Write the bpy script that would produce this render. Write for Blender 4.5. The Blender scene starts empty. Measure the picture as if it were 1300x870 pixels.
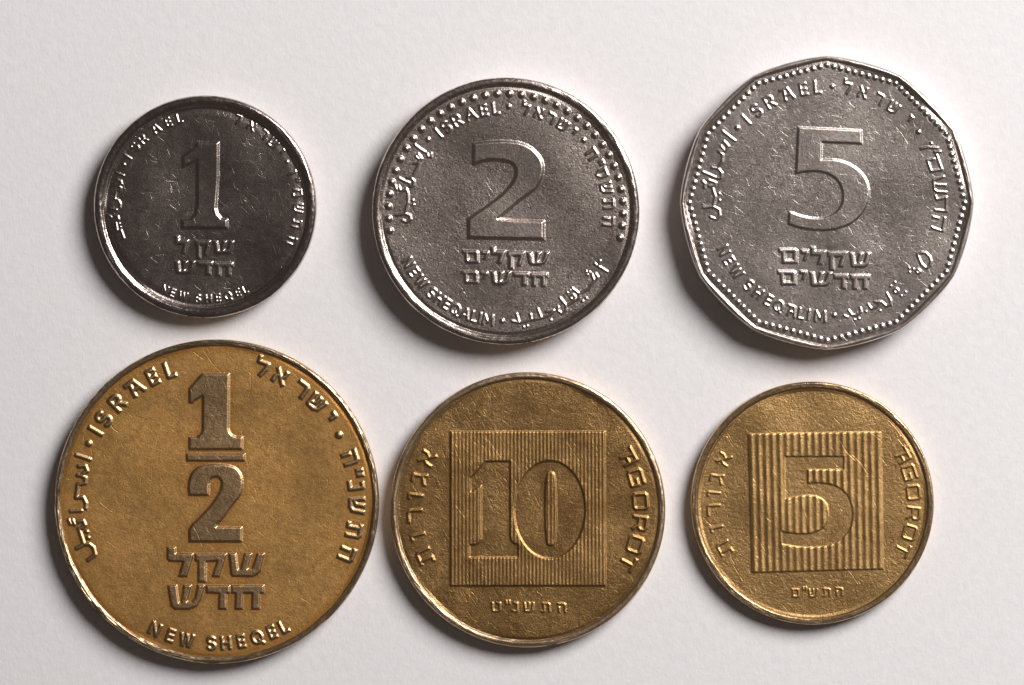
import bpy, math, numpy as np

# ------------------------------------------------------------------ camera, world, lamp, exposure
sc = bpy.context.scene
sc.unit_settings.scale_length = 0.01            # one unit is one centimetre
H = 42.0                                        # camera height above the paper, cm
PXCM = 157.5                                    # photograph pixels per centimetre on the paper
cam = bpy.data.cameras.new("camera"); camo = bpy.data.objects.new("camera", cam)
sc.collection.objects.link(camo); sc.camera = camo
camo.location = (0, 0, H)
cam.sensor_width = 36.0; cam.lens = 36.0 * H / (1300 / PXCM)
cam.clip_start = 1.0; cam.clip_end = 200.0

world = bpy.data.worlds.new("World"); sc.world = world; world.use_nodes = True
bg = world.node_tree.nodes["Background"]
bg.inputs[0].default_value = (1.0, 0.85, 0.77, 1); bg.inputs[1].default_value = 0.055

def area(name, loc, size, power, col):
    l = bpy.data.lights.new(name, 'AREA'); l.shape = 'DISK'; l.size = size; l.energy = power; l.color = col
    o = bpy.data.objects.new(name, l); sc.collection.objects.link(o); o.location = loc
    d = np.array(loc, float); d /= np.linalg.norm(d)
    o.rotation_euler = (math.acos(d[2]), 0, math.atan2(d[1], d[0]) + math.pi / 2)
    return o
area("softbox", (25.5, 23.0, 29.5), 26.0, 30300.0, (1.0, 0.98, 0.985))

sc.view_settings.view_transform = 'Standard'; sc.view_settings.look = 'None'
sc.view_settings.exposure = 0.0; sc.view_settings.gamma = 1.0
sc.view_settings.use_curve_mapping = False
sc.render.film_transparent = False
sc.cycles.max_bounces = 6

K = 1.6                                          # mesh cells per photograph pixel
rng = np.random.default_rng(7)

# ------------------------------------------------------------------ materials
def nodes(name):
    m = bpy.data.materials.new(name); m.use_nodes = True
    nt = m.node_tree; nt.nodes.clear()
    out = nt.nodes.new('ShaderNodeOutputMaterial'); b = nt.nodes.new('ShaderNodeBsdfPrincipled')
    nt.links.new(b.outputs[0], out.inputs[0])
    return m, nt, b

def N(nt, t, **kw):
    n = nt.nodes.new(t)
    for k, v in kw.items():
        if isinstance(k, str) and hasattr(n, k): setattr(n, k, v)
    return n

def math_n(nt, op, a, b=None, c=None):
    n = nt.nodes.new('ShaderNodeMath'); n.operation = op
    for i, v in enumerate((a, b, c)):
        if v is None: continue
        if isinstance(v, (int, float)): n.inputs[i].default_value = v
        else: nt.links.new(v, n.inputs[i])
    return n.outputs[0]

def noise(nt, vec, scale, detail=2.0, rough=0.5, dist=0.0):
    n = nt.nodes.new('ShaderNodeTexNoise'); n.inputs['Scale'].default_value = scale
    n.inputs['Detail'].default_value = detail; n.inputs['Roughness'].default_value = rough
    n.inputs['Distortion'].default_value = dist
    nt.links.new(vec, n.inputs['Vector']); return n.outputs['Fac']

def ramp(nt, fac, stops):
    n = nt.nodes.new('ShaderNodeValToRGB'); e = n.color_ramp.elements
    while len(e) < len(stops): e.new(0.5)
    for el, (p, c) in zip(e, stops): el.position = p; el.color = (*c, 1) if len(c) == 3 else c
    nt.links.new(fac, n.inputs[0]); return n.outputs[0]

def mapping(nt, vec, scale, rot=0.0, loc=(0, 0, 0)):
    n = nt.nodes.new('ShaderNodeMapping'); n.inputs['Scale'].default_value = scale
    n.inputs['Rotation'].default_value = (0, 0, rot); n.inputs['Location'].default_value = loc
    nt.links.new(vec, n.inputs['Vector']); return n.outputs[0]

def mix_col(nt, fac, a, b):
    n = nt.nodes.new('ShaderNodeMix'); n.data_type = 'RGBA'
    for sock, v in ((n.inputs[0], fac), (n.inputs[6], a), (n.inputs[7], b)):
        if isinstance(v, (int, float)): sock.default_value = v
        elif isinstance(v, tuple): sock.default_value = (*v, 1)
        else: nt.links.new(v, sock)
    return n.outputs[2]

def coin_metal(name, ca, cb, stain, rough, rvar, metal, scratch, grain, seed, tarnish=None):
    """worn struck metal: mottled tone, scratched and grained surface"""
    m, nt, b = nodes(name)
    tc = nt.nodes.new('ShaderNodeTexCoord')
    co = mapping(nt, tc.outputs['Object'], (1, 1, 1), 0, (seed * 3.1, seed * 1.7, 0))
    big = noise(nt, co, 2.2, 5, 0.62)
    mid = noise(nt, co, 14, 4, 0.6, 0.6)
    fine = noise(nt, co, 75, 3, 0.6)
    blotch = ramp(nt, math_n(nt, 'ADD', math_n(nt, 'MULTIPLY', big, 0.6), math_n(nt, 'MULTIPLY', mid, 0.4)),
                  [(0.36, (0, 0, 0)), (0.64, (1, 1, 1))])
    col = mix_col(nt, blotch, ca, cb)
    sp = ramp(nt, fine, [(0.50, (0, 0, 0)), (0.72, (1, 1, 1))])
    col = mix_col(nt, math_n(nt, 'MULTIPLY', sp, 0.8), col, stain)
    spots = ramp(nt, noise(nt, mapping(nt, co, (1, 1, 1), 0, (9, 4, 0)), 26, 5, 0.7, 0.4), [(0.635, (0, 0, 0)), (0.70, (1, 1, 1))])
    col = mix_col(nt, math_n(nt, 'MULTIPLY', spots, 0.55), col, tuple(q * .55 for q in stain))
    if tarnish:
        at = nt.nodes.new('ShaderNodeAttribute'); at.attribute_name = 'tarnish'
        f = math_n(nt, 'MULTIPLY', at.outputs['Fac'], math_n(nt, 'MULTIPLY', mid, 1.3))
        col = mix_col(nt, f, col, tarnish)
    b.inputs['Metallic'].default_value = metal
    # fine scratches in several directions
    acc = None
    for i, a in enumerate((0.2, 0.75, 1.1, 1.7, 2.25, 2.8)):
        v = mapping(nt, mapping(nt, tc.outputs['Object'], (1, 1, 1), a), (150, 7.0, 1), 0, (seed + i * 5.3, i * 2.2, 0))
        s = ramp(nt, noise(nt, v, 1.0, 0, 0.5, 0.0), [(0.78, (0, 0, 0)), (0.86, (1, 1, 1))])
        acc = s if acc is None else math_n(nt, 'MAXIMUM', acc, s)
    gr = noise(nt, co, 85, 4, 0.65)
    r = math_n(nt, 'MULTIPLY_ADD', math_n(nt, 'SUBTRACT', mid, 0.5), rvar, rough)
    r = math_n(nt, 'MULTIPLY_ADD', math_n(nt, 'SUBTRACT', gr, 0.5), 0.35 * min(1, grain * 1.5), r)
    r = math_n(nt, 'MULTIPLY_ADD', math_n(nt, 'MULTIPLY', acc, scratch), 0.12, r)
    col = mix_col(nt, math_n(nt, 'MULTIPLY', acc, 0.35 * scratch), col, tuple(min(1, 1.5 * q) for q in cb))
    nt.links.new(col, b.inputs['Base Color'])
    nt.links.new(math_n(nt, 'MAXIMUM', r, 0.12), b.inputs['Roughness'])
    bump = nt.nodes.new('ShaderNodeBump'); bump.inputs['Distance'].default_value = 0.0030 * grain
    bump.inputs['Strength'].default_value = 1.0
    nt.links.new(gr, bump.inputs['Height'])
    b2 = nt.nodes.new('ShaderNodeBump'); b2.inputs['Distance'].default_value = 0.0005
    b2.inputs['Strength'].default_value = scratch; b2.invert = True
    nt.links.new(acc, b2.inputs['Height']); nt.links.new(bump.outputs[0], b2.inputs['Normal'])
    nt.links.new(b2.outputs[0], b.inputs['Normal'])
    return m

# ------------------------------------------------------------------ paper
def make_paper():
    m, nt, b = nodes("white_paper")
    tc = nt.nodes.new('ShaderNodeTexCoord'); co = tc.outputs['Object']
    f1 = noise(nt, mapping(nt, co, (1, 1, 1), 0.3), 14, 5, 0.62, 0.4)
    f2 = noise(nt, mapping(nt, co, (1.0, 0.45, 1), 0.9), 38, 4, 0.6, 0.8)
    f3 = noise(nt, mapping(nt, co, (1.0, 0.4, 1), 2.3), 60, 4, 0.6, 0.8)
    col = mix_col(nt, ramp(nt, f1, [(0.3, (0, 0, 0)), (0.7, (1, 1, 1))]), (0.765, 0.735, 0.735), (0.815, 0.79, 0.785))
    nt.links.new(col, b.inputs['Base Color'])
    b.inputs['Roughness'].default_value = 0.85; b.inputs['Specular IOR Level'].default_value = 0.25
    h = math_n(nt, 'ADD', math_n(nt, 'MULTIPLY', f1, 1.0), math_n(nt, 'ADD', math_n(nt, 'MULTIPLY', f2, 0.55), math_n(nt, 'MULTIPLY', f3, 0.4)))
    bp = nt.nodes.new('ShaderNodeBump'); bp.inputs['Distance'].default_value = 0.007; bp.inputs['Strength'].default_value = 0.38
    nt.links.new(h, bp.inputs['Height']); nt.links.new(bp.outputs[0], b.inputs['Normal'])
    me = bpy.data.meshes.new("paper_surface")
    n = 60; xs = np.linspace(-15, 15, n + 1); ys = np.linspace(-11, 11, n + 1)
    X, Y = np.meshgrid(xs, ys); V = np.stack([X, Y, 0 * X], -1).reshape(-1, 3)
    idx = np.arange((n + 1) ** 2).reshape(n + 1, n + 1)
    F = np.stack([idx[:-1, :-1], idx[:-1, 1:], idx[1:, 1:], idx[1:, :-1]], -1).reshape(-1, 4)
    me.from_pydata(V.tolist(), [], F.tolist()); me.materials.append(m)
    me.polygons.foreach_set('use_smooth', np.ones(len(F), bool))
    o = bpy.data.objects.new("paper_surface", me); sc.collection.objects.link(o)
    o["kind"] = "structure"
make_paper()

# ------------------------------------------------------------------ letter shapes (x right, y up, cap height 1)
def arc(cx, cy, rx, ry, a0, a1, n=8):
    return [(cx + rx * math.cos(math.radians(a0 + (a1 - a0) * i / n)), cy + ry * math.sin(math.radians(a0 + (a1 - a0) * i / n))) for i in range(n + 1)]

GL = {  # name: (width, [polylines])
 'I': (.12, [[(.06, 0), (.06, 1)]]),
 'S': (.62, [arc(.31, .74, .26, .24, 40, 270, 9) + arc(.31, .26, .28, .25, 90, -140, 9)[1:]]),
 'R': (.68, [[(.05, 0), (.05, .97), (.38, .97)] + arc(.38, .72, .24, .25, 80, -90, 6) + [(.08, .47)], [(.34, .45), (.66, 0)]]),
 'A': (.86, [[(.02, 0), (.43, 1), (.84, 0)], [(.18, .34), (.68, .34)]]),
 'F': (.9, [[(0, .95), (.62, .95), (.9, 0)], [(.36, .95), (.20, 0)], [(.26, .40), (.76, .40)]]),
 'E': (.55, [[(.5, .96), (.05, .96), (.05, .04), (.52, .04)], [(.06, .5), (.46, .5)]]),
 'L': (.5, [[(.05, 1), (.05, .04), (.5, .04)]]),
 'N': (.74, [[(.05, 0), (.05, 1), (.69, 0), (.69, 1)]]),
 'W': (1.0, [[(.02, 1), (.25, 0), (.5, .95), (.75, 0), (.98, 1)]]),
 'H': (.7, [[(.05, 0), (.05, 1)], [(.65, 0), (.65, 1)], [(.05, .5), (.65, .5)]]),
 'Q': (.86, [arc(.42, .5, .38, .47, 0, 360, 18), [(.52, .25), (.82, -.08)]]),
 'M': (1.06, [[(.05, 0), (.12, 1), (.53, .25), (.94, 1), (1.01, 0)]]),
 'g': (.82, [[(.78, .95), (.12, .95), (.03, .85), (.03, .1), (.12, .03), (.78, .03), (.78, .5), (.48, .5)]]),
 'o': (.80, [[(.12, .97), (.68, .97), (.78, .85), (.78, .15), (.68, .03), (.12, .03), (.03, .15), (.03, .85), (.12, .97)]]),
 'r': (.72, [[(.05, 0), (.05, .97), (.55, .97), (.68, .85), (.68, .55), (.55, .43), (.05, .43)], [(.42, .43), (.68, 0)]]),
 't': (.7, [[(0, .97), (.7, .97)], [(.35, .97), (.35, 0)]]),
 'a': (.78, [[(0, .97), (.74, .97), (.74, 0)], [(.40, .97), (.28, .0)], [(.34, .42), (.74, .42)]]),
 'alef': (.82, [[(.06, 1), (.76, 0)], [(.70, 1), (.68, .66), (.50, .42)], [(.30, .64), (.12, .4), (.08, 0)]]),
 'gimel': (.6, [[(.08, .97), (.45, .97), (.48, .45), (.6, 0)], [(.48, .3), (.02, .03)]]),
 'vav': (.3, [[(0, .97), (.24, .97), (.24, 0)]]),
 'yod': (.3, [[(0, .97), (.26, .97), (.24, .5)]]),
 'resh': (.7, [[(0, .97), (.55, .97), (.66, .85), (.66, 0)]]),
 'tav': (.82, [[(.05, .97), (.66, .97), (.78, .85), (.78, 0)], [(.24, .95), (.24, .04), (0, .04)]]),
 'shin': (.92, [[(.02, 1), (.12, .04), (.55, .04), (.78, .2), (.9, 1)], [(.47, 1), (.42, .45), (.14, .3)]]),
 'lamed': (.66, [[(.04, 1.38), (.04, .97), (.64, .97), (.60, .6), (.36, 0)]]),
 'he': (.78, [[(0, .97), (.62, .97), (.74, .85), (.74, 0)], [(.14, .58), (.14, 0)]]),
 'het': (.82, [[(0, .97), (.66, .97), (.78, .85), (.78, 0)], [(.14, .97), (.14, 0)]]),
 'nun': (.5, [[(.14, .97), (.46, .97), (.46, .04), (0, .04)]]),
 'samekh': (.8, [[(0, .97), (.72, .97), (.72, .4), (.5, .04), (.3, .04), (.12, .4), (.12, .95)]]),
 'samekh_square': (.8, [[(0, .97), (.72, .97), (.72, .04), (.14, .04), (.14, .95)]]),
 'mem': (.8, [[(.12, .97), (.7, .97), (.76, .8), (.76, .04), (.46, .04)], [(.2, .75), (.02, .1)]]),
 'tet': (.8, [[(.02, 1), (.04, .15), (.15, .04), (.62, .04), (.74, .15), (.76, .97), (.44, .97)]]),
 'gershayim': (.3, [[(0, 1.12), (0, .72)], [(.3, 1.12), (.3, .72)]]),
}
# heavy centre letters: outlines traced in a 0..1 box (y down), each a list of loops
def P(s): return [tuple(map(float, p.split(','))) for p in s.split()]
def norm(loops, x0, x1, y0, y1): return [[((x - x0) / (x1 - x0), (y - y0) / (y1 - y0)) for x, y in l] for l in loops]
HB = {
 'lamed': norm([P("45,30 110,30 112,80 250,80 248,110 200,262 135,262 170,145 60,140 45,120")], 45, 250, 30, 262),
 'qof': norm([P("265,82 515,82 455,265 400,262 440,140 350,145 350,305 288,305 288,145 265,135")], 265, 515, 82, 305),
 'shin': norm([P("530,80 588,80 605,205 622,205 655,80 712,80 678,203 715,200 755,80 812,80 780,215 755,245 715,262 560,260 548,240")], 530, 812, 80, 262),
 'shin_round': norm([P("50,330 120,330 137,468 155,468 175,330 237,330 200,460 240,460 265,430 285,330 343,330 310,440 280,495 215,520 105,520 75,490")], 50, 343, 330, 520),
 'dalet': norm([P("350,332 540,332 540,392 512,395 512,520 450,520 455,395 355,390")], 350, 540, 332, 520),
 'het': norm([P("550,332 808,330 808,392 778,395 775,520 712,520 715,395 645,395 640,520 580,520 585,395 550,390")], 550, 808, 330, 520),
 'mem_final': [P("0,0 .85,0 1,.12 1,1 .2,1 .14,.27 0,.22"), P(".38,.27 .38,.74 .76,.74 .76,.27")],
 'yod': [P("0,0 1,0 1,.35 .6,1 .25,1 .55,.38 0,.36")],
}

# ------------------------------------------------------------------ distance fields
def sd_poly(px, py, loops):
    d = np.full(px.shape, 1e9); inside = np.zeros(px.shape, bool)
    for L in loops:
        n = len(L)
        for i in range(n):
            ax, ay = L[i]; bx, by = L[(i + 1) % n]
            ex, ey = bx - ax, by - ay; wx, wy = px - ax, py - ay
            t = np.clip((wx * ex + wy * ey) / (ex * ex + ey * ey + 1e-12), 0, 1)
            d = np.minimum(d, (wx - ex * t) ** 2 + (wy - ey * t) ** 2)
            if ay != by:
                c = ((ay > py) != (by > py)) & (px < (bx - ax) * (py - ay) / (by - ay) + ax)
                inside ^= c
    d = np.sqrt(d); return np.where(inside, -d, d)

def sd_strokes(px, py, lines, w, square=False):
    d = np.full(px.shape, 1e9); hw = w / 2
    for L in lines:
        for i in range(len(L) - 1):
            ax, ay = L[i]; bx, by = L[i + 1]
            ex, ey = bx - ax, by - ay; ln = math.hypot(ex, ey) + 1e-9; ux, uy = ex / ln, ey / ln
            wx, wy = px - ax, py - ay
            if square and ln > w * .8:
                mx = np.abs(wx * ux + wy * uy - ln / 2) - ln / 2 - (hw * .55)
                my = np.abs(-wx * uy + wy * ux) - hw
                q = np.hypot(np.maximum(mx, 0), np.maximum(my, 0)) + np.minimum(np.maximum(mx, my), 0)
            else:
                t = np.clip((wx * ux + wy * uy), 0, ln)
                q = np.hypot(wx - ux * t, wy - uy * t) - hw
            d = np.minimum(d, q)
    return d

def ease(t): t = np.clip(t, 0, 1); return .72 * t + .28 * t * t * (3 - 2 * t)
def sstep(t): t = np.clip(t, 0, 1); return t * t * (3 - 2 * t)

def blur_noise(n, m, s, r):
    a = r.standard_normal((n, m)); fy = np.fft.fftfreq(n)[:, None]; fx = np.fft.rfftfreq(m)[None]
    g = np.exp(-2 * (math.pi ** 2) * (s ** 2) * (fx ** 2 + fy ** 2))
    o = np.fft.irfft2(np.fft.rfft2(a) * g, (n, m)); return o / o.std()

def blur(a, s):
    fy = np.fft.fftfreq(a.shape[0])[:, None]; fx = np.fft.rfftfreq(a.shape[1])[None]
    return np.fft.irfft2(np.fft.rfft2(a) * np.exp(-2 * (math.pi ** 2) * (s ** 2) * (fx ** 2 + fy ** 2)), a.shape)

def mesh_from(name, V, F, mat, parent, normals=None, tarnish=None):
    me = bpy.data.meshes.new(name)
    me.vertices.add(len(V)); me.vertices.foreach_set('co', V.astype(np.float32).ravel())
    nf = len(F); me.loops.add(nf * 4); me.loops.foreach_set('vertex_index', F.astype(np.int32).ravel())
    me.polygons.add(nf); me.polygons.foreach_set('loop_start', np.arange(0, nf * 4, 4, dtype=np.int32))
    me.update(calc_edges=True)
    me.polygons.foreach_set('use_smooth', np.ones(nf, bool))
    me.materials.append(mat)
    if tarnish is not None:
        a = me.attributes.new('tarnish', 'FLOAT', 'POINT'); a.data.foreach_set('value', tarnish.astype(np.float32))
    if normals is not None: me.normals_split_custom_set_from_vertices(normals)
    me.update()
    o = bpy.data.objects.new(name, me); sc.collection.objects.link(o); o.parent = parent
    return o

# ------------------------------------------------------------------ a coin: a height field cut into its parts, and a turned rim
class Coin:
    def __init__(s, cx, cy, R, T, hr, rimw, mats, name, label, cat, seed, group=None, rin=None, rout=None, reeds=0, rimz=1.0):
        s.cx, s.cy, s.R, s.T, s.hr, s.rimw = cx, cy, R, T * PXCM / 10, hr, rimw   # T in mm -> px
        s.mats = mats; s.rng = np.random.default_rng(seed); s.reeds = reeds; s.rimz = rimz
        s.rout = rout or (lambda th: np.full_like(th, R)); s.rin = rin or (lambda th: np.full_like(th, R - rimw))
        n = int(2 * (R + 2) * K); s.n = n
        a = (np.arange(n + 1) - n / 2) / K
        s.ax = a; s.X, s.Y = np.meshgrid(a, a)                    # Y grows upwards
        s.h = np.zeros_like(s.X); s.lab = np.zeros(s.X.shape, np.int32); s.names = ['field']; s.relief = np.zeros_like(s.X)
        e = bpy.data.objects.new(name, None); sc.collection.objects.link(e); e.empty_display_size = 0.3
        e['label'] = label; e['category'] = cat
        if group: e['group'] = group
        f = (H - T / 10) / H
        e.location = ((cx - 650) / PXCM * f, (435 - cy) / PXCM * f, 0.0)
        s.root = e; s.f = f / PXCM
    # local coordinates of a photograph pixel
    def loc(s, p): return (p[0] - s.cx, s.cy - p[1])
    def box(s, x0, x1, y0, y1):
        i0, i1 = np.searchsorted(s.ax, (x0, x1)); j0, j1 = np.searchsorted(s.ax, (y0, y1))
        return slice(max(j0 - 1, 0), j1 + 1), slice(max(i0 - 1, 0), i1 + 1)
    def stamp(s, part, sd_fn, bounds, Hh, e, mode='raise'):
        sl = s.box(bounds[0] - 2 * e, bounds[1] + 2 * e, bounds[2] - 2 * e, bounds[3] + 2 * e)
        sd = sd_fn(s.X[sl], s.Y[sl]); t = ease((e * .55 - sd) / (1.55 * e))
        if part:
            s.names.append(part); k = len(s.names) - 1
            hit = (t > .04) & (t * Hh >= s.relief[sl] * .999)
            s.lab[sl] = np.where(hit, k, s.lab[sl])
        s.relief[sl] = np.maximum(s.relief[sl], Hh * t)
    def strokes(s, part, lines, w, Hh, e, square=False):
        pts = np.array([p for l in lines for p in l]); b = (pts[:, 0].min() - w, pts[:, 0].max() + w, pts[:, 1].min() - w, pts[:, 1].max() + w)
        s.stamp(part, lambda X, Y: sd_strokes(X, Y, lines, w, square), b, Hh, e)
    def poly(s, part, loops, Hh, e):
        pts = np.array([p for l in loops for p in l]); b = (pts[:, 0].min(), pts[:, 0].max(), pts[:, 1].min(), pts[:, 1].max())
        s.stamp(part, lambda X, Y: sd_poly(X, Y, loops), b, Hh, e)
    def glyph(s, part, g, p, h, w, Hh, e, r=None, top='out', tilt=0.0, wide=1.0):
        """a letter centred at photograph pixel p, its top turned outwards or inwards"""
        x, y = s.loc(p); gw, lines = GL[g]
        if top == 'up': a = 0.0
        else:
            th = math.atan2(y, x)
            if r: x, y = r * math.cos(th), r * math.sin(th)
            a = th - math.pi / 2 if top == 'out' else th + math.pi / 2
        a += tilt; ca, sa = math.cos(a), math.sin(a)
        def tr(q):
            u = (q[0] - gw / 2) * h * wide; v = (q[1] - .5) * h
            return (x + u * ca - v * sa, y + u * sa + v * ca)
        s.strokes(part, [[tr(q) for q in L] for L in lines], w, Hh, e, square=g not in ('S', 'Q'))
    def word(s, part, items, **kw):
        for g, p in items: s.glyph(part, g, p, **kw)
    def block(s, part, g, x0, x1, y0, y1, Hh, e, skew=0.0):
        s.poly(part, [[s.loc((x0 + (x1 - x0) * u + skew * (v - .5), y0 + (y1 - y0) * v)) for u, v in L] for L in HB[g]], Hh, e)
    def trace(s, part, off, sc_, lines, w, Hh, e, square=False):
        s.strokes(part, [[s.loc((off[0] + x / sc_, off[1] + y / sc_)) for x, y in L] for L in lines], w, Hh, e, square)
    def tpoly(s, part, off, sc_, loops, Hh, e):
        s.poly(part, [[s.loc((off[0] + x / sc_, off[1] + y / sc_)) for x, y in L] for L in loops], Hh, e)
    def bead(s, p, r, Hh, part='bead', local=False):
        x, y = p if local else s.loc(p)
        sl = s.box(x - r - 2, x + r + 2, y - r - 2, y + r + 2)
        d = np.hypot(s.X[sl] - x, s.Y[sl] - y); t = np.clip(1 - (d / r) ** 2, 0, 1) ** .75
        s.names.append(part); k = len(s.names) - 1
        s.lab[sl] = np.where(t > 0, k, s.lab[sl]); s.relief[sl] = np.maximum(s.relief[sl], Hh * t)
    def scratch(s, n, lmin, lmax, depth, w, ang=None, spread=math.pi, rmax=.96, centre=None, sr=None):
        r = s.rng
        for _ in range(n):
            L = lmin + (lmax - lmin) * r.random() ** 2.2
            if centre: x, y = centre[0] + r.normal() * sr, centre[1] + r.normal() * sr
            else:
                q = s.R * rmax * math.sqrt(r.random()); t = r.random() * 6.283; x, y = q * math.cos(t), q * math.sin(t)
            a = (r.random() * math.pi) if ang is None else ang + r.normal() * spread
            bend = r.normal() * .05
            x1, y1 = x + L * math.cos(a), y + L * math.sin(a)
            xm, ym = (x + x1) / 2 - bend * L * math.sin(a), (y + y1) / 2 + bend * L * math.cos(a)
            lines = [[(x, y), (xm, ym), (x1, y1)]]
            sl = s.box(min(x, x1, xm) - 3, max(x, x1, xm) + 3, min(y, y1, ym) - 3, max(y, y1, ym) + 3)
            if s.X[sl].size == 0: continue
            d = sd_strokes(s.X[sl], s.Y[sl], lines, 0.0); dd = depth * (.35 + .9 * r.random()) * (.6 + .4 * min(1, L / 6))
            s.h[sl] += -dd * np.exp(-(d / w) ** 2) + .3 * dd * np.exp(-((d - 1.4 * w) / w) ** 2)
    def split_pieces(s, part):
        """one name for every connected piece of the parts called so"""
        for k in [i for i, nm in enumerate(s.names) if nm == part]:
            cells = set(zip(*[a.tolist() for a in np.nonzero(s.lab == k)])); first = True
            while cells:
                st = [cells.pop()]; comp = list(st)
                while st:
                    j, i = st.pop()
                    for q in ((j + 1, i), (j - 1, i), (j, i + 1), (j, i - 1), (j + 1, i + 1), (j - 1, i - 1), (j + 1, i - 1), (j - 1, i + 1)):
                        if q in cells: cells.remove(q); st.append(q); comp.append(q)
                J, I = np.array(comp).T
                if len(comp) < 10: s.lab[J, I] = 0
                elif first: first = False
                else: s.names.append(part); s.lab[J, I] = len(s.names) - 1
    def finish(s, grain=.1, gs=1.3, wave=.25, ws=14, tarnish_w=0, relief_grain=.5, dish=0.0, sway=.55):
        s.split_pieces('ridge'); s.split_pieces('arabic_letter')
        n = s.X.shape; r = s.rng
        rr = np.hypot(s.X, s.Y); th = np.arctan2(s.Y, s.X); rin = s.rin(th)
        soft = blur((s.relief > .3).astype(float), .8)
        amp = 1 - (1 - relief_grain) * np.clip(soft, 0, 1)
        ry, rx = np.gradient(s.relief, 1 / K); amp = amp * (1 - .85 * np.clip(blur(np.hypot(rx, ry), 1.0) / .3, 0, 1))
        z = blur(s.relief, .38 * K) + s.h + sway * blur_noise(*n, 30 * K, r) + amp * grain * (.22 * blur_noise(*n, gs * K, r) + .16 * blur_noise(*n, .55 * K, r)) + wave * blur_noise(*n, ws * K, r)
        z -= dish * sstep((rr - (rin - 12)) / 10)
        fade = sstep((rin + .5 - rr) / 4)
        z = z * fade
        z0 = s.T - s.hr
        gy, gx = np.gradient(z, 1 / K)
        keep = rr < rin + 3.0
        nrm = np.stack([-gx, -gy, np.ones_like(z)], -1); nrm /= np.linalg.norm(nrm, axis=-1, keepdims=True)
        V = np.stack([s.X, s.Y, z + z0], -1) * s.f
        m = n[0]; idx = np.arange(m * m).reshape(m, m)
        ok = keep[:-1, :-1] & keep[1:, :-1] & keep[:-1, 1:] & keep[1:, 1:]
        Fq = np.stack([idx[:-1, :-1], idx[:-1, 1:], idx[1:, 1:], idx[1:, :-1]], -1)[ok]
        lf = np.maximum(np.maximum(s.lab[:-1, :-1], s.lab[1:, :-1]), np.maximum(s.lab[:-1, 1:], s.lab[1:, 1:]))[ok]
        V = V.reshape(-1, 3); nrm = nrm.reshape(-1, 3)
        tar = np.clip(blur((s.relief > .3).astype(float), tarnish_w * K) * 2.2, 0, 1) if tarnish_w else np.zeros(n)
        if tarnish_w: tar = np.maximum(tar, .9 * np.exp(-((rin - rr) / 7) ** 2))
        tar = tar.ravel()
        order = np.argsort(lf, kind='stable'); lf = lf[order]; Fq = Fq[order]
        cuts = np.searchsorted(lf, np.arange(len(s.names) + 1))
        objs = []
        for k, nm in enumerate(s.names):
            f = Fq[cuts[k]:cuts[k + 1]]
            if len(f) < 2: continue
            u, inv = np.unique(f, return_inverse=True)
            mat = s.mats['field'] if k == 0 else s.mats['relief']
            objs.append(mesh_from(nm, V[u], inv.reshape(-1, 4), mat, s.root, nrm[u], tar[u]))
        s.rim(z0)
        return objs
    def rim(s, z0):
        M = 1500; th = np.linspace(0, 2 * math.pi, M, endpoint=False); r = s.rng
        ro, ri = s.rout(th), s.rin(th); w = ro - ri; hr = s.hr
        def ring_noise(sig):
            f = np.fft.rfftfreq(M); a = np.fft.irfft(np.fft.rfft(r.standard_normal(M)) * np.exp(-2 * (math.pi * sig * f) ** 2), M); return a / a.std()
        top = s.T
        # fractions of the rim width from the inner toe (0) to the outer edge (1) and heights above the field
        prof = s.mats['prof']
        rows = []
        for (u, v) in prof:
            rad = ri + w * u
            zz = z0 + hr * v
            if 0.1 < v: zz = zz + s.rimz * (.10 * ring_noise(3) + .10 * ring_noise(9) + .12 * ring_noise(30))
            rad = rad + s.rimz * (.06 * ring_noise(3) + .10 * ring_noise(15))
            rows.append((rad, zz + 0 * th))
        reed = 0
        if s.reeds: reed = -.7 * (.5 + .5 * np.cos(th * s.reeds)) 
        zt = rows[-1][1]
        for q in (.92, .6, .3, .08):
            rows.append((ro + .35 + reed, np.minimum(zt - 1.2, top * q + 0 * th)))
        rows.append((ro - .4, 0.6 + 0 * th)); rows.append((ro - 1.6, .1 + 0 * th)); rows.append((0 * th + .5, .1 + 0 * th))
        V = np.concatenate([np.stack([a * np.cos(th), a * np.sin(th), b], -1) for a, b in rows]) * s.f
        k = len(rows); idx = np.arange(k * M).reshape(k, M); nx = np.roll(idx, -1, 1)
        F = np.stack([idx[:-1], idx[1:], nx[1:], nx[:-1]], -1).reshape(-1, 4)
        split = (len(prof) - 1) * M
        for nm, f in (('rim', F[:split]), ('edge', F[split:])):
            u, inv = np.unique(f, return_inverse=True)
            mesh_from(nm, V[u], inv.reshape(-1, 4), s.mats['rim'], s.root, None, np.zeros(len(u)))

ROUND = [(-.10, -.5), (-.02, -.12), (.05, .0), (.12, .18), (.20, .48), (.28, .74), (.37, .90), (.47, .98), (.58, 1.0), (.68, .98), (.78, .90), (.87, .74), (.94, .48), (.985, .15), (1.0, -.1)]
FLAT = [(-.10, -.5), (-.02, -.12), (.05, .02), (.11, .25), (.17, .62), (.23, .88), (.30, .97), (.42, 1.0), (.60, 1.0), (.74, 1.0), (.83, .97), (.90, .84), (.95, .60), (.985, .28), (1.0, 0.0)]

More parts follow.
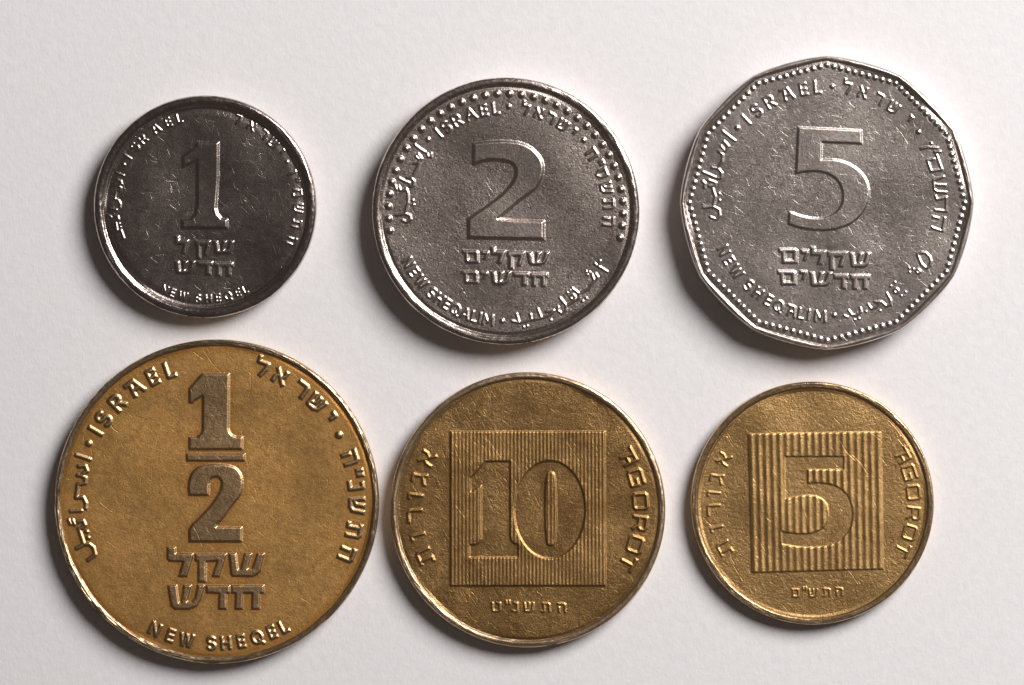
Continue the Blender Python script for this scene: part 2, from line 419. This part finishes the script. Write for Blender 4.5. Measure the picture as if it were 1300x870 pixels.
def mats(pre, ca, cb, stain, rough, rvar, metal, scratch, grain, seed, prof, tarnish=None, relief=None, rimr=None, rimc=None):
    f = coin_metal(pre, ca, cb, stain, rough, rvar, metal, scratch, grain, seed, tarnish)
    rl = coin_metal(pre + "_worn_high_points", *(relief or (ca, cb, stain, rough + .018, rvar * .7, metal, scratch, grain * .85)), seed)
    rm = coin_metal(pre + "_rim", *(rimc or (ca, cb, stain)), rimr or rough * .8, rvar, max(metal, .95), scratch * .4, grain * .5, seed + 2)
    return {'field': f, 'relief': rl, 'rim': rm, 'prof': prof}

# ================================================================== 1: small dark nickel coin with a 1
m1 = mats("dark_nickel_steel", (.42, .35, .315), (.54, .465, .42), (.30, .24, .215), .268, .10, 1.0, .7, .4, 1, ROUND, rimr=.24)
c = Coin(260, 262.5, 141, 1.8, 3.0, 13, m1, "coin", "smallest silver coin, dark nickel with a raised 1 and a smooth round rim", "coin", 11, "six coins laid on the paper")
e = 1.3
c.tpoly('numeral', (190, 165), 5.8, [P("350,90 508,90 506,350 490,575 500,615 528,650 572,660 572,726 235,724 235,664 300,655 330,620 345,560 345,225 265,262 240,275 240,195 335,125")], 2.5, 2.3)
for a0, a1, rr in ((157, 117, 125.5), (103, 70, 128)):
    c.strokes(None, [arc(0, 0, rr, rr, a0, a1, 14)], 5.5, .55, 1.6)
L1 = dict(h=11.0, w=2.3, Hh=1.2, e=e, r=117, wide=1.08)
c.word('latin_letter', [('I', (162.4, 199)), ('S', (171, 186.5)), ('R', (181.4, 177)), ('F', (197.4, 164.1)), ('E', (213.3, 154.7)), ('L', (227.1, 149.5))], **L1)
c.word('latin_letter', [('N', (209.4, 366.6)), ('E', (218.9, 372.2)), ('W', (232.2, 375.4)), ('S', (251.1, 379.2)), ('H', (264.4, 379.2)), ('E', (276.4, 377.3)), ('Q', (289.1, 375.4)), ('E', (301.7, 371.6)), ('L', (310.6, 367.8))], h=9.6, w=2.1, Hh=1.1, e=1.15, r=117, top='in', wide=1.05)
HL = dict(L1); HL['r'] = 118.5
c.word('hebrew_letter', [('lamed', (303, 147)), ('alef', (320.2, 159)), ('resh', (336, 168.5)), ('shin', (346.9, 181)), ('yod', (358.5, 191.5)), ('vav', (375.5, 217.2)), ('gershayim', (378.5, 228.7)), ('mem', (378, 244.5)), ('shin', (379, 264.5)), ('tav', (376.6, 284.3)), ('he', (369, 305.5))], **HL)
c.bead((156.9, 209), 2.6, 1.2, 'dot'); c.bead((364.1, 205.5), 2.4, 1.2, 'dot')
c.trace('arabic_letter', (120, 210), 8.7, [[(230, 75), (320, 110)], [(250, 158), (292, 172), (297, 205), (262, 228), (290, 245), (280, 275), (235, 282)], [(235, 290), (222, 368), (262, 384), (285, 420), (280, 465)], [(175, 478), (240, 490)], [(140, 550), (165, 556), (185, 572)], [(215, 560), (258, 562), (264, 595), (240, 612)], [(235, 630), (250, 720), (185, 748)], [(255, 722), (292, 715), (325, 805), (300, 825)], [(272, 640), (273, 641)], [(285, 680), (286, 681)]], 2.3, 1.25, 1.25)
for g, a in (('lamed', (222, 239.5, 299.5, 322.5)), ('qof', (247.5, 267.5, 305.5, 328.6)), ('shin', (271, 297, 306, 322.5)), ('shin_round', (221, 248, 331.5, 347.8)), ('dalet', (250, 270, 332, 349)), ('het', (271, 296, 333, 350.5))):
    c.block('hebrew_letter', g, *a, 1.5, 1.5)
c.scratch(1300, 2, 9, .07, .5); c.scratch(14, 12, 30, .16, .6, ang=-1.1, spread=.3); c.scratch(40, 8, 30, .12, .55, ang=-.9, spread=.25, centre=(62, 10), sr=24)
c.finish(grain=.05, gs=1.2, wave=.10, ws=12, dish=.7, sway=1.1)

# ================================================================== 2: nickel coin with a 2 and a row of beads
m2 = mats("grained_nickel_steel", (.58, .49, .435), (.70, .60, .535), (.42, .33, .28), .298, .10, 1.0, .4, .7, 2, ROUND, rimr=.26)
c = Coin(642, 268, 169.5, 2.3, 3.2, 12.5, m2, "coin", "round nickel coin with a raised 2 under a row of beads", "coin", 22, "six coins laid on the paper", reeds=118)
c.tpoly('numeral', (570, 165), 5.8, [P("178,100 240,90 300,85 380,80 450,82 510,90 565,107 610,132 645,165 672,198 690,235 697,270 697,300 690,340 680,370 660,405 632,440 600,465 550,500 510,530 470,565 420,607 365,652 500,665 700,670 700,808 140,797 140,655 220,600 280,560 335,518 390,473 432,430 465,390 485,350 492,315 488,285 470,255 450,242 420,233 370,225 320,222 280,226 240,235 185,255 175,250")], 3.0, 2.5)
A2 = dict(h=14.2, w=3.1, Hh=1.5, e=1.4, r=131, wide=1.06)
c.word('latin_letter', [('I', (556, 168.3)), ('S', (566.2, 160.8)), ('R', (580, 153)), ('A', (597.5, 145.3)), ('E', (614.3, 140.5)), ('L', (629.4, 137.8))], **A2)
c.word('hebrew_letter', [('lamed', (668, 136)), ('alef', (685, 141.5)), ('resh', (700, 148.7)), ('shin', (714.8, 158.5)), ('yod', (729.9, 166))], **{**A2, 'h': 12})
c.word('hebrew_letter', [('het', (752.3, 194.6)), ('gershayim', (764, 205.8)), ('samekh', (764, 220)), ('shin', (770, 238.6)), ('tav', (772.9, 259)), ('he', (771, 281))], **{**A2, 'h': 13})
c.word('latin_letter', [('N', (517.9, 333.4)), ('E', (525, 345.6)), ('W', (534.8, 358.4)), ('S', (548.2, 372.3)), ('H', (557.6, 380.2)), ('E', (567.2, 386.8)), ('Q', (578.2, 393.2)), ('A', (590.5, 399.8)), ('L', (601.4, 403.8)), ('I', (608.7, 405.7)), ('M', (619.5, 407.6))], h=12.9, w=2.8, Hh=1.4, e=1.4, r=140, top='in')
for p in ((543.3, 177), (645.9, 135.3), (741.2, 178), (637.5, 407.8)): c.bead(p, 3.4, 1.9, 'dot')
for i in range(35):
    a = math.radians(189.6 - i * 202.8 / 34); c.bead((149.0 * math.cos(a), 149.0 * math.sin(a)), 4.6, 3.2, local=True)
c.trace('arabic_letter', (495, 175), 7.25, [[(230, 65), (270, 97), (320, 130)], [(345, 150), (352, 172)], [(378, 145), (376, 176)], [(240, 170), (262, 192)], [(260, 150), (290, 192), (262, 225), (225, 235)], [(272, 215), (255, 270), (215, 352), (160, 370)], [(200, 370), (222, 400), (215, 438), (185, 448)], [(85, 370), (130, 395), (175, 415)], [(50, 440), (60, 475)], [(80, 445), (95, 480)], [(115, 485), (150, 472), (166, 510), (166, 600), (140, 695), (60, 712)], [(145, 700), (185, 715), (190, 750), (155, 775), (115, 760)], [(210, 575), (211, 576)], [(216, 615), (217, 616)]], 3.0, 1.5, 1.4)
c.trace('arabic_letter', (650, 325), 8.7, [[(915, 85), (955, 112), (975, 55)], [(955, 112), (1050, 172)], [(820, 172), (821, 173)], [(835, 205), (836, 206)], [(858, 180), (859, 181)], [(885, 205), (905, 262)], [(925, 195), (950, 235), (905, 285), (850, 358), (745, 418), (665, 358)], [(748, 418), (742, 462), (600, 550), (530, 462)], [(780, 500), (781, 501)], [(820, 465), (821, 466)], arc(672, 455, 26, 26, 0, 360, 8), [(612, 405), (613, 406)], [(642, 378), (643, 379)], [(600, 550), (597, 602), (550, 635), (508, 605), (510, 565)], [(380, 615), (460, 602), (420, 650), (325, 685), (285, 585)], [(325, 685), (250, 700)], [(428, 708), (429, 709)], [(205, 645), (215, 702), (80, 738), (50, 640)], [(80, 738), (0, 718)], [(128, 785), (129, 786)], [(168, 776), (169, 777)]], 2.7, 1.4, 1.35)
for g, a in (('mem_final', (587, 608, 318, 334)), ('yod', (610.5, 621, 319, 329.5)), ('lamed', (623, 642, 313.5, 334.5)), ('qof', (643.5, 667, 319.5, 342)), ('shin_round', (669, 697.5, 320.5, 336.5)), ('mem_final', (586, 607, 344, 360)), ('yod', (609.5, 619.5, 345, 354.5)), ('shin_round', (623, 649, 345, 361.5)), ('dalet', (651.5, 672, 346, 363)), ('het', (673, 695.5, 346.5, 364))):
    c.block('hebrew_letter', g, *a, 1.75, 1.5)
c.scratch(160, 3, 14, .12, .55); c.scratch(60, 6, 30, .12, .55, ang=-.7, spread=.2, centre=(-60, -30), sr=40)
c.finish(grain=.10, gs=.9, wave=.12, ws=16, relief_grain=.6, sway=.8)

# ================================================================== 5: twelve-sided nickel coin with a 5
def dodeca(Rv, amt, Rc):
    def f(th):
        phi = (th + math.pi / 12) % (math.pi / 6) - math.pi / 12          # 0 at the corners
        q = np.abs(phi); side = Rv * math.cos(math.pi / 12) / np.cos(math.pi / 12 - q)
        side = side - 1.2 * np.exp(-(q / .05) ** 2)
        return Rc * (1 - amt) + side * amt
    return f
m5 = mats("scratched_nickel", (.60, .52, .465), (.72, .635, .575), (.42, .345, .30), .310, .10, 1.0, .7, .5, 3, ROUND, rimr=.34)
c = Coin(1050, 257.5, 187, 2.4, 3.1, 12, m5, "coin", "twelve sided scratched nickel coin with a raised 5 ringed by small beads", "coin", 33, "six coins laid on the paper", rin=dodeca(181.5, 1.0, 181.5), rout=dodeca(188.0, .42, 186.0), rimz=.8)
c.tpoly('numeral', (975, 150), 5.8, [P("222,65 690,88 694,190 400,178 395,305 480,302 535,312 585,327 625,347 662,373 695,405 722,442 740,485 748,530 746,575 735,622 716,667 690,707 655,745 610,778 560,800 500,817 450,826 400,828 340,825 280,818 215,803 150,780 155,690 180,692 220,708 260,720 315,731 370,735 410,732 450,720 490,700 520,672 542,632 552,590 550,550 540,510 525,480 505,452 480,432 450,415 415,402 380,395 340,392 300,393 255,398 205,410")], 1.45, 1.7)
A5 = dict(h=15.4, w=2.9, Hh=1.15, e=1.35, r=147.5, wide=1.05)
c.word('latin_letter', [('I', (947.4, 151.9)), ('S', (960.5, 140.3)), ('R', (977.6, 129.8)), ('F', (998.8, 119.6)), ('E', (1020, 112)), ('L', (1038, 110.5))], **A5)
c.word('hebrew_letter', [('lamed', (1076, 111)), ('alef', (1095.9, 117)), ('resh', (1117, 124.3)), ('shin', (1134, 137)), ('yod', (1153.5, 152.5))], **{**A5, 'h': 13})
c.trace('hebrew_letter', (1150, 165), 6.214, [[(120, 148), (170, 135), (250, 142)], [(200, 105), (201, 112)]], 2.8, 1.4, 1.3)
c.trace('hebrew_letter', (1150, 165), 6.214, [[(230, 176), (270, 170)]], 2.8, 1.4, 1.3)
c.trace('hebrew_letter', (1150, 165), 6.214, [[(242, 195), (285, 312), (200, 325), (170, 240), (225, 228)]], 2.8, 1.15, 1.3, True)
c.trace('hebrew_letter', (1150, 165), 6.214, [[(302, 368), (220, 395), (225, 470), (250, 488), (322, 492)], [(235, 432), (315, 435)]], 2.8, 1.15, 1.3, True)
c.trace('hebrew_letter', (1150, 165), 6.214, [[(235, 518), (245, 550), (322, 530), (320, 640), (230, 632)]], 2.8, 1.15, 1.3, True)
c.trace('hebrew_letter', (1150, 165), 6.214, [[(215, 685), (260, 697)], [(310, 692), (290, 798), (205, 770)]], 2.8, 1.15, 1.3, True)
c.word('latin_letter', [('N', (917.9, 318.3)), ('E', (925.9, 331)), ('W', (935.8, 344.5)), ('S', (950.6, 362.2)), ('H', (962.5, 372.4)), ('E', (975.8, 381.7)), ('Q', (988.4, 389)), ('F', (1005, 394.5)), ('L', (1017.2, 399)), ('I', (1026.6, 400.9)), ('M', (1041.5, 402))], h=13.4, w=2.7, Hh=1.1, e=1.3, r=144.5, top='in')
for p in ((935.8, 162.2), (1056.8, 109.8), (1166, 167.6), (1059.3, 400.3)): c.bead(p, 3.2, 1.5, 'dot')
for k in range(12):
    a0, a1 = math.radians(30 * k + .0), math.radians(30 * k + 30)
    for i in range(10):
        t = i / 10; x = 176.2 * ((1 - t) * math.cos(a0) + t * math.cos(a1)); y = 176.2 * ((1 - t) * math.sin(a0) + t * math.sin(a1))
        q = math.hypot(x, y); x *= (q - 1.2) / q; y *= (q - 1.2) / q
        c.bead((x, y), 3.2, 1.5, local=True)
c.trace('arabic_letter', (890, 160), 6.7, [[(185, 45), (290, 125)], [(195, 130), (235, 172), (205, 212), (170, 172)], [(205, 212), (150, 215), (185, 242), (180, 305), (140, 360), (95, 355)], [(150, 365), (178, 400), (170, 440), (140, 446)], [(15, 390), (120, 435)], [(15, 470), (35, 488), (27, 525)], [(65, 460), (125, 482), (118, 506), (70, 512)], [(100, 530), (122, 600), (105, 683), (20, 695)], [(105, 685), (155, 712), (162, 762), (130, 795), (80, 775)], [(155, 575), (156, 576)], [(158, 632), (159, 633)]], 2.8, 1.2, 1.3)
c.trace('arabic_numeral', (1065, 310), 8.7, [[(870, 110), (915, 92), (960, 95), (1005, 140), (1020, 190), (1010, 235), (965, 265), (915, 220), (890, 165), (870, 110)]], 2.8, 1.4, 1.3)
c.trace('arabic_letter', (1065, 310), 8.7, [[(775, 265), (776, 266)], [(825, 275), (826, 276)], [(782, 310), (783, 311)], arc(878, 302, 20, 20, 0, 360, 6), [(620, 420), (621, 421)], [(575, 462), (576, 463)], arc(635, 515, 22, 24, 0, 360, 8), [(738, 530), (739, 531)], [(690, 572), (691, 573)], [(530, 540), (575, 620), (575, 665), (525, 685), (480, 645)], [(400, 640), (465, 635), (420, 690), (360, 715), (325, 665)], [(455, 735), (456, 736)], [(300, 745), (301, 746)], [(240, 705), (248, 752), (190, 785), (145, 780), (110, 730)], [(175, 835), (176, 836)], [(222, 822), (223, 823)], [(60, 790), (95, 805)]], 2.4, 1.3, 1.2)
for g, a in (('mem_final', (988.7, 1013, 315.3, 334.6)), ('yod', (1017, 1027, 317, 331)), ('lamed', (1029, 1049, 313, 336)), ('qof', (1050.6, 1076.5, 319.5, 343.5)), ('shin', (1079, 1106, 321, 339.5)), ('mem_final', (987, 1011, 343.5, 362)), ('yod', (1015.5, 1024.5, 343.5, 355)), ('shin', (1028, 1057, 345.5, 363.5)), ('dalet', (1058, 1077, 348, 366.8)), ('het', (1079.5, 1105, 348.5, 367.5))):
    c.block('hebrew_letter', g, *a, 1.2, 1.3)
c.scratch(900, 2, 12, .085, .5); c.scratch(24, 12, 26, .16, .5); c.scratch(50, 5, 16, .15, .5, ang=-.9, spread=.3); c.scratch(120, 2, 7, .15, .5)
c.finish(grain=.06, gs=1.1, wave=.10, ws=18, relief_grain=1.0, sway=.7)

# ================================================================== 1/2: large brass coin
mh = mats("yellow_tarnished_brass", (.44, .25, .085), (.76, .415, .13), (.35, .175, .048), .47, .10, .80, .5, .6, 4, ROUND, tarnish=(.46, .19, .03),
          relief=((.52, .34, .175), (.66, .44, .235), (.34, .20, .085), .40, .10, 1.0, .6, .4), rimr=.32, rimc=((.50, .36, .21), (.60, .45, .29), (.24, .14, .06)))
c = Coin(275, 637, 205.5, 1.6, 2.6, 8.5, mh, "coin", "largest brass coin, yellow with brown raised figures one over two", "coin", 44, "six coins laid on the paper", rimz=1.7)
c.poly('numeral', [[c.loc(p) for p in P("257,474.5 291,474.5 290.7,510 290.3,544 291.5,549 294.5,552.5 300,554.5 308,554.7 307.5,571 240,571 240,555.5 250,555 255,551 257,546 257,503 248,508 244,512 240,511 240,494 249,483")]], 2.0, 1.9)
c.poly('fraction_bar', [[c.loc(p) for p in P("236.5,576.3 311,576.3 310.5,585.5 237,585.5")]], 2.0, 1.3)
c.tpoly('numeral', (225, 570), 6.69, [P("100,790 100,690 130,640 185,590 240,530 290,475 325,425 350,385 368,345 376,305 372,270 355,246 325,238 298,244 280,260 272,290 268,395 100,395 93,330 97,285 115,220 140,185 175,158 215,142 260,135 330,131 400,133 445,140 485,153 515,175 540,210 553,250 557,300 553,340 542,380 515,422 480,465 445,510 410,560 370,610 335,640 332,664 550,665 550,790")], 2.0, 1.9)
AH = dict(h=18.5, w=5.4, Hh=1.45, e=1.6, r=178, wide=1.1)
c.word('latin_letter', [('I', (121, 547.5)), ('S', (132.1, 532.6)), ('R', (148.8, 511.5)), ('F', (170.5, 493)), ('E', (193.5, 478.3)), ('L', (215.1, 469.8))], **AH)
c.word('hebrew_letter', [('lamed', (333, 465.5)), ('alef', (355.9, 478.5)), ('resh', (383.6, 492.5)), ('shin', (402, 511.2)), ('yod', (421, 529))], **{**AH, 'w': 5.2, 'h': 17, 'wide': 1.2})
c.word('hebrew_letter', [('he', (443, 581.5)), ('gershayim', (456, 600.2)), ('nun', (451.5, 616)), ('shin', (453.6, 642)), ('tav', (450, 673.6)), ('he', (440.5, 703.5))], **{**AH, 'w': 5.2, 'h': 17.5, 'wide': 1.15})
c.word('latin_letter', [('N', (196.5, 799.1)), ('E', (217, 806.2)), ('W', (236.6, 812)), ('S', (268.2, 816)), ('H', (286.6, 815.2)), ('E', (306, 812.6)), ('Q', (326, 808.3)), ('E', (345.5, 803.2)), ('L', (359.8, 795.5))], h=15.2, w=4.3, Hh=1.4, e=1.45, r=180, top='in', wide=1.05)
c.bead((112.5, 563.2), 4.8, 2.3, 'dot'); c.bead((430.2, 552.4), 5.2, 2.3, 'dot')
c.trace('arabic_letter', (75, 560), 5.4375, [[(118, 97), (212, 128)], [(135, 175), (180, 172), (193, 208), (150, 238), (128, 236)], [(150, 240), (182, 255), (178, 292), (130, 300), (117, 392), (165, 388), (185, 430), (182, 465)], [(80, 485), (152, 481)], [(66, 547), (78, 572)], [(92, 547), (105, 575)], [(125, 560), (165, 550), (178, 580), (155, 602), (135, 605), (170, 713), (120, 742)], [(170, 713), (205, 712), (236, 735), (248, 785), (200, 822)], [(188, 626), (192, 627)], [(198, 668), (202, 669)]], 4.6, 1.45, 1.5, False)
o_, k_ = (205, 690), 6.214
for g, a in (('lamed', (45, 250, 30, 262)), ('qof', (265, 515, 82, 305)), ('shin', (530, 812, 80, 262)), ('shin_round', (50, 343, 330, 520)), ('dalet', (350, 540, 332, 520)), ('het', (550, 808, 330, 520))):
    c.block('hebrew_letter', g, o_[0] + a[0] / k_, o_[0] + a[1] / k_, o_[1] + a[2] / k_, o_[1] + a[3] / k_, 2.1, 1.4)
c.scratch(700, 3, 14, .15, .6); c.scratch(24, 12, 40, .22, .6); c.scratch(40, 10, 34, .16, .6, ang=-2.4, spread=.25)
c.finish(grain=.11, gs=1.5, wave=.14, ws=16, tarnish_w=5, relief_grain=1.2)

# ================================================================== 10: brown brass coin, ribbed square with a sunken 10
m10 = mats("brown_brass", (.36, .205, .075), (.56, .335, .13), (.20, .10, .034), .375, .10, .95, .9, .9, 5, ROUND, tarnish=(.33, .19, .07),
           rimr=.36, rimc=((.58, .42, .26), (.66, .49, .31), (.30, .18, .09)))
c = Coin(670, 647.5, 174.5, 1.5, 3.0, 9.5, m10, "coin", "dark brown brass coin with a sunken 10 in a finely ribbed square", "coin", 55, "six coins laid on the paper", rimz=1.2)

def ribbed(c, corners, nr, loops, Hp, Hr, e, duty):
    """raised square of upright ribs with the figure cut back to the field"""
    (tlx, tly), (trx, try_), (brx, bry), (blx, bly) = [c.loc(p) for p in corners]
    X, Y = c.X, c.Y
    vy = ((Y - (tly + try_) / 2) / ((bly + bry) / 2 - (tly + try_) / 2))
    lx = tlx + (blx - tlx) * vy; rx = trx + (brx - trx) * vy
    ty = tly + (try_ - tly) * (X - tlx) / (trx - tlx); by = bly + (bry - bly) * (X - blx) / (brx - blx)
    sq = np.maximum(np.maximum(lx - X, X - rx), np.maximum(Y - ty, by - Y))
    cut = sd_poly(X, Y, [l for l in loops])
    sd = np.maximum(sq, -cut)
    u = (X - lx) / (rx - lx) * nr
    ph = u - np.floor(u)
    bar = 1 - np.abs(2 * ph - 1)                                  # 0 in the groove, 1 on the crest
    prof = sstep(bar / duty)
    wob = .85 + .3 * np.clip(blur_noise(*X.shape, 5 * K, c.rng) * .5, -1, 1)
    t = sstep((e * .55 - sd) / (1.55 * e))
    hgt = t * (Hp + Hr * prof ** 1.3 * wob)
    base = len(c.names); c.names += ['ridge'] * nr
    k = np.clip(np.floor(u).astype(int), 0, nr - 1) + base
    c.lab = np.where(t > .04, k, c.lab)
    c.relief = np.maximum(c.relief, hgt)

n1 = P("222,183 345,183 345,560 350,580 362,595 385,600 385,662 145,662 145,602 170,602 190,594 203,575 203,300 150,332 148,265 175,240 195,215")
n0 = arc(545, 424, 177, 244, 0, 360, 48)[:-1]
n0i = []
for i in range(36):
    a = 2 * math.pi * i / 36; ca, sa = math.cos(a), math.sin(a)
    n0i.append((550 + 30 * math.copysign(abs(ca) ** .5, ca), 420 + 187 * math.copysign(abs(sa) ** .75, sa)))
tp = lambda L, o, k: [c.loc((o[0] + x / k, o[1] + y / k)) for x, y in L]
ribbed(c, [(571.4, 547.8), (768.2, 547.6), (769, 744.2), (571.4, 744.4)], 42, [tp(n1, (560, 540), 3.9545), tp(n0, (560, 540), 3.9545), tp(n0i, (560, 540), 3.9545)], 1.45, .38, 1.5, 1.0)
A10 = dict(h=17.5, w=4.0, Hh=1.5, e=1.4, r=143.5, wide=1.25)
c.word('hebrew_letter', [('alef', (541.7, 581.7)), ('gimel', (533.3, 608.5)), ('vav', (529.3, 630.8)), ('resh', (527, 655)), ('vav', (531.4, 681)), ('tav', (541.7, 705.9))], **A10)
c.word('latin_letter', [('a', (797.3, 579.7)), ('g', (808.6, 606.6)), ('o', (813.8, 636.6)), ('r', (812.8, 664.5)), ('o', (805.5, 691.4)), ('t', (795.2, 714.1))], **{**A10, 'wide': 1.42})
c.word('hebrew_letter', [('tet', (630, 771)), ('gershayim', (644.6, 769.5)), ('nun', (654, 771)), ('shin', (671.5, 771)), ('tav', (692.8, 771.5)), ('he', (713, 772))], h=11, w=2.6, Hh=1.25, e=1.25, top='up', wide=1.15)
c.scratch(500, 3, 14, .14, .55); c.scratch(90, 8, 40, .16, .55, ang=-1.05, spread=.18, centre=(-70, 90), sr=45); c.scratch(60, 8, 34, .16, .55, ang=-1.0, spread=.2, centre=(-80, -80), sr=40)
c.finish(grain=.13, gs=1.3, wave=.22, ws=12, tarnish_w=4, relief_grain=.8)

# ================================================================== 5 agorot: small brass coin, ribbed square with a sunken 5
m5a = mats("warm_brass", (.45, .265, .10), (.60, .37, .15), (.27, .145, .05), .39, .08, .92, .9, .9, 6, FLAT, tarnish=(.50, .30, .12),
           rimr=.30, rimc=((.54, .37, .20), (.64, .46, .26), (.30, .17, .08)))
c = Coin(1031.5, 639, 154, 1.3, 2.4, 9, m5a, "coin", "smallest brass coin with a sunken 5 in a coarsely ribbed square", "coin", 66, "six coins laid on the paper", rimz=1.0)
f5 = P("260,183 600,183 600,258 390,258 390,340 435,335 480,337 520,343 560,357 593,378 620,405 638,440 650,480 654,520 650,560 640,597 620,630 593,658 560,680 522,696 480,705 425,710 370,708 335,706 300,700 245,690 240,618 285,627 330,632 375,633 420,628 460,612 490,590 508,560 515,530 513,495 505,460 485,435 460,418 430,410 400,408 365,408 330,412 262,428")
ribbed(c, [(949.3, 551), (1119, 548.2), (1122, 723), (954.2, 727.4)], 19, [tp(f5, (940, 540), 4.579)], .75, .85, 1.2, 1.0)
A5a = dict(h=15.5, w=2.9, Hh=1.2, e=1.25, r=125.5, wide=1.25)
c.word('hebrew_letter', [('alef', (920.6, 583.9)), ('gimel', (912.3, 608.5)), ('vav', (907.7, 627.5)), ('resh', (905, 648)), ('vav', (911.5, 671.3)), ('tav', (922.4, 695.2))], **A5a)
c.word('latin_letter', [('a', (1146.8, 577.5)), ('g', (1156.9, 599.5)), ('o', (1160.6, 625.3)), ('r', (1160.6, 652)), ('o', (1153.6, 675.9)), ('t', (1144, 697))], **{**A5a, 'r': 129, 'h': 16, 'wide': 1.38})
c.word('hebrew_letter', [('samekh_square', (1010, 753.1)), ('gershayim', (1021.7, 751.5)), ('shin', (1032.5, 753)), ('tav', (1049.3, 752.5)), ('he', (1065.5, 751.6))], h=9.6, w=2.2, Hh=1.05, e=1.15, top='up', wide=1.2)
c.scratch(420, 3, 12, .14, .55); c.scratch(60, 8, 30, .2, .55, ang=-.95, spread=.12); c.scratch(8, 20, 40, .3, .6, ang=-.9, spread=.1, centre=(60, 90), sr=30)
c.finish(grain=.15, gs=1.2, wave=.10, ws=14, tarnish_w=4, relief_grain=1.0)
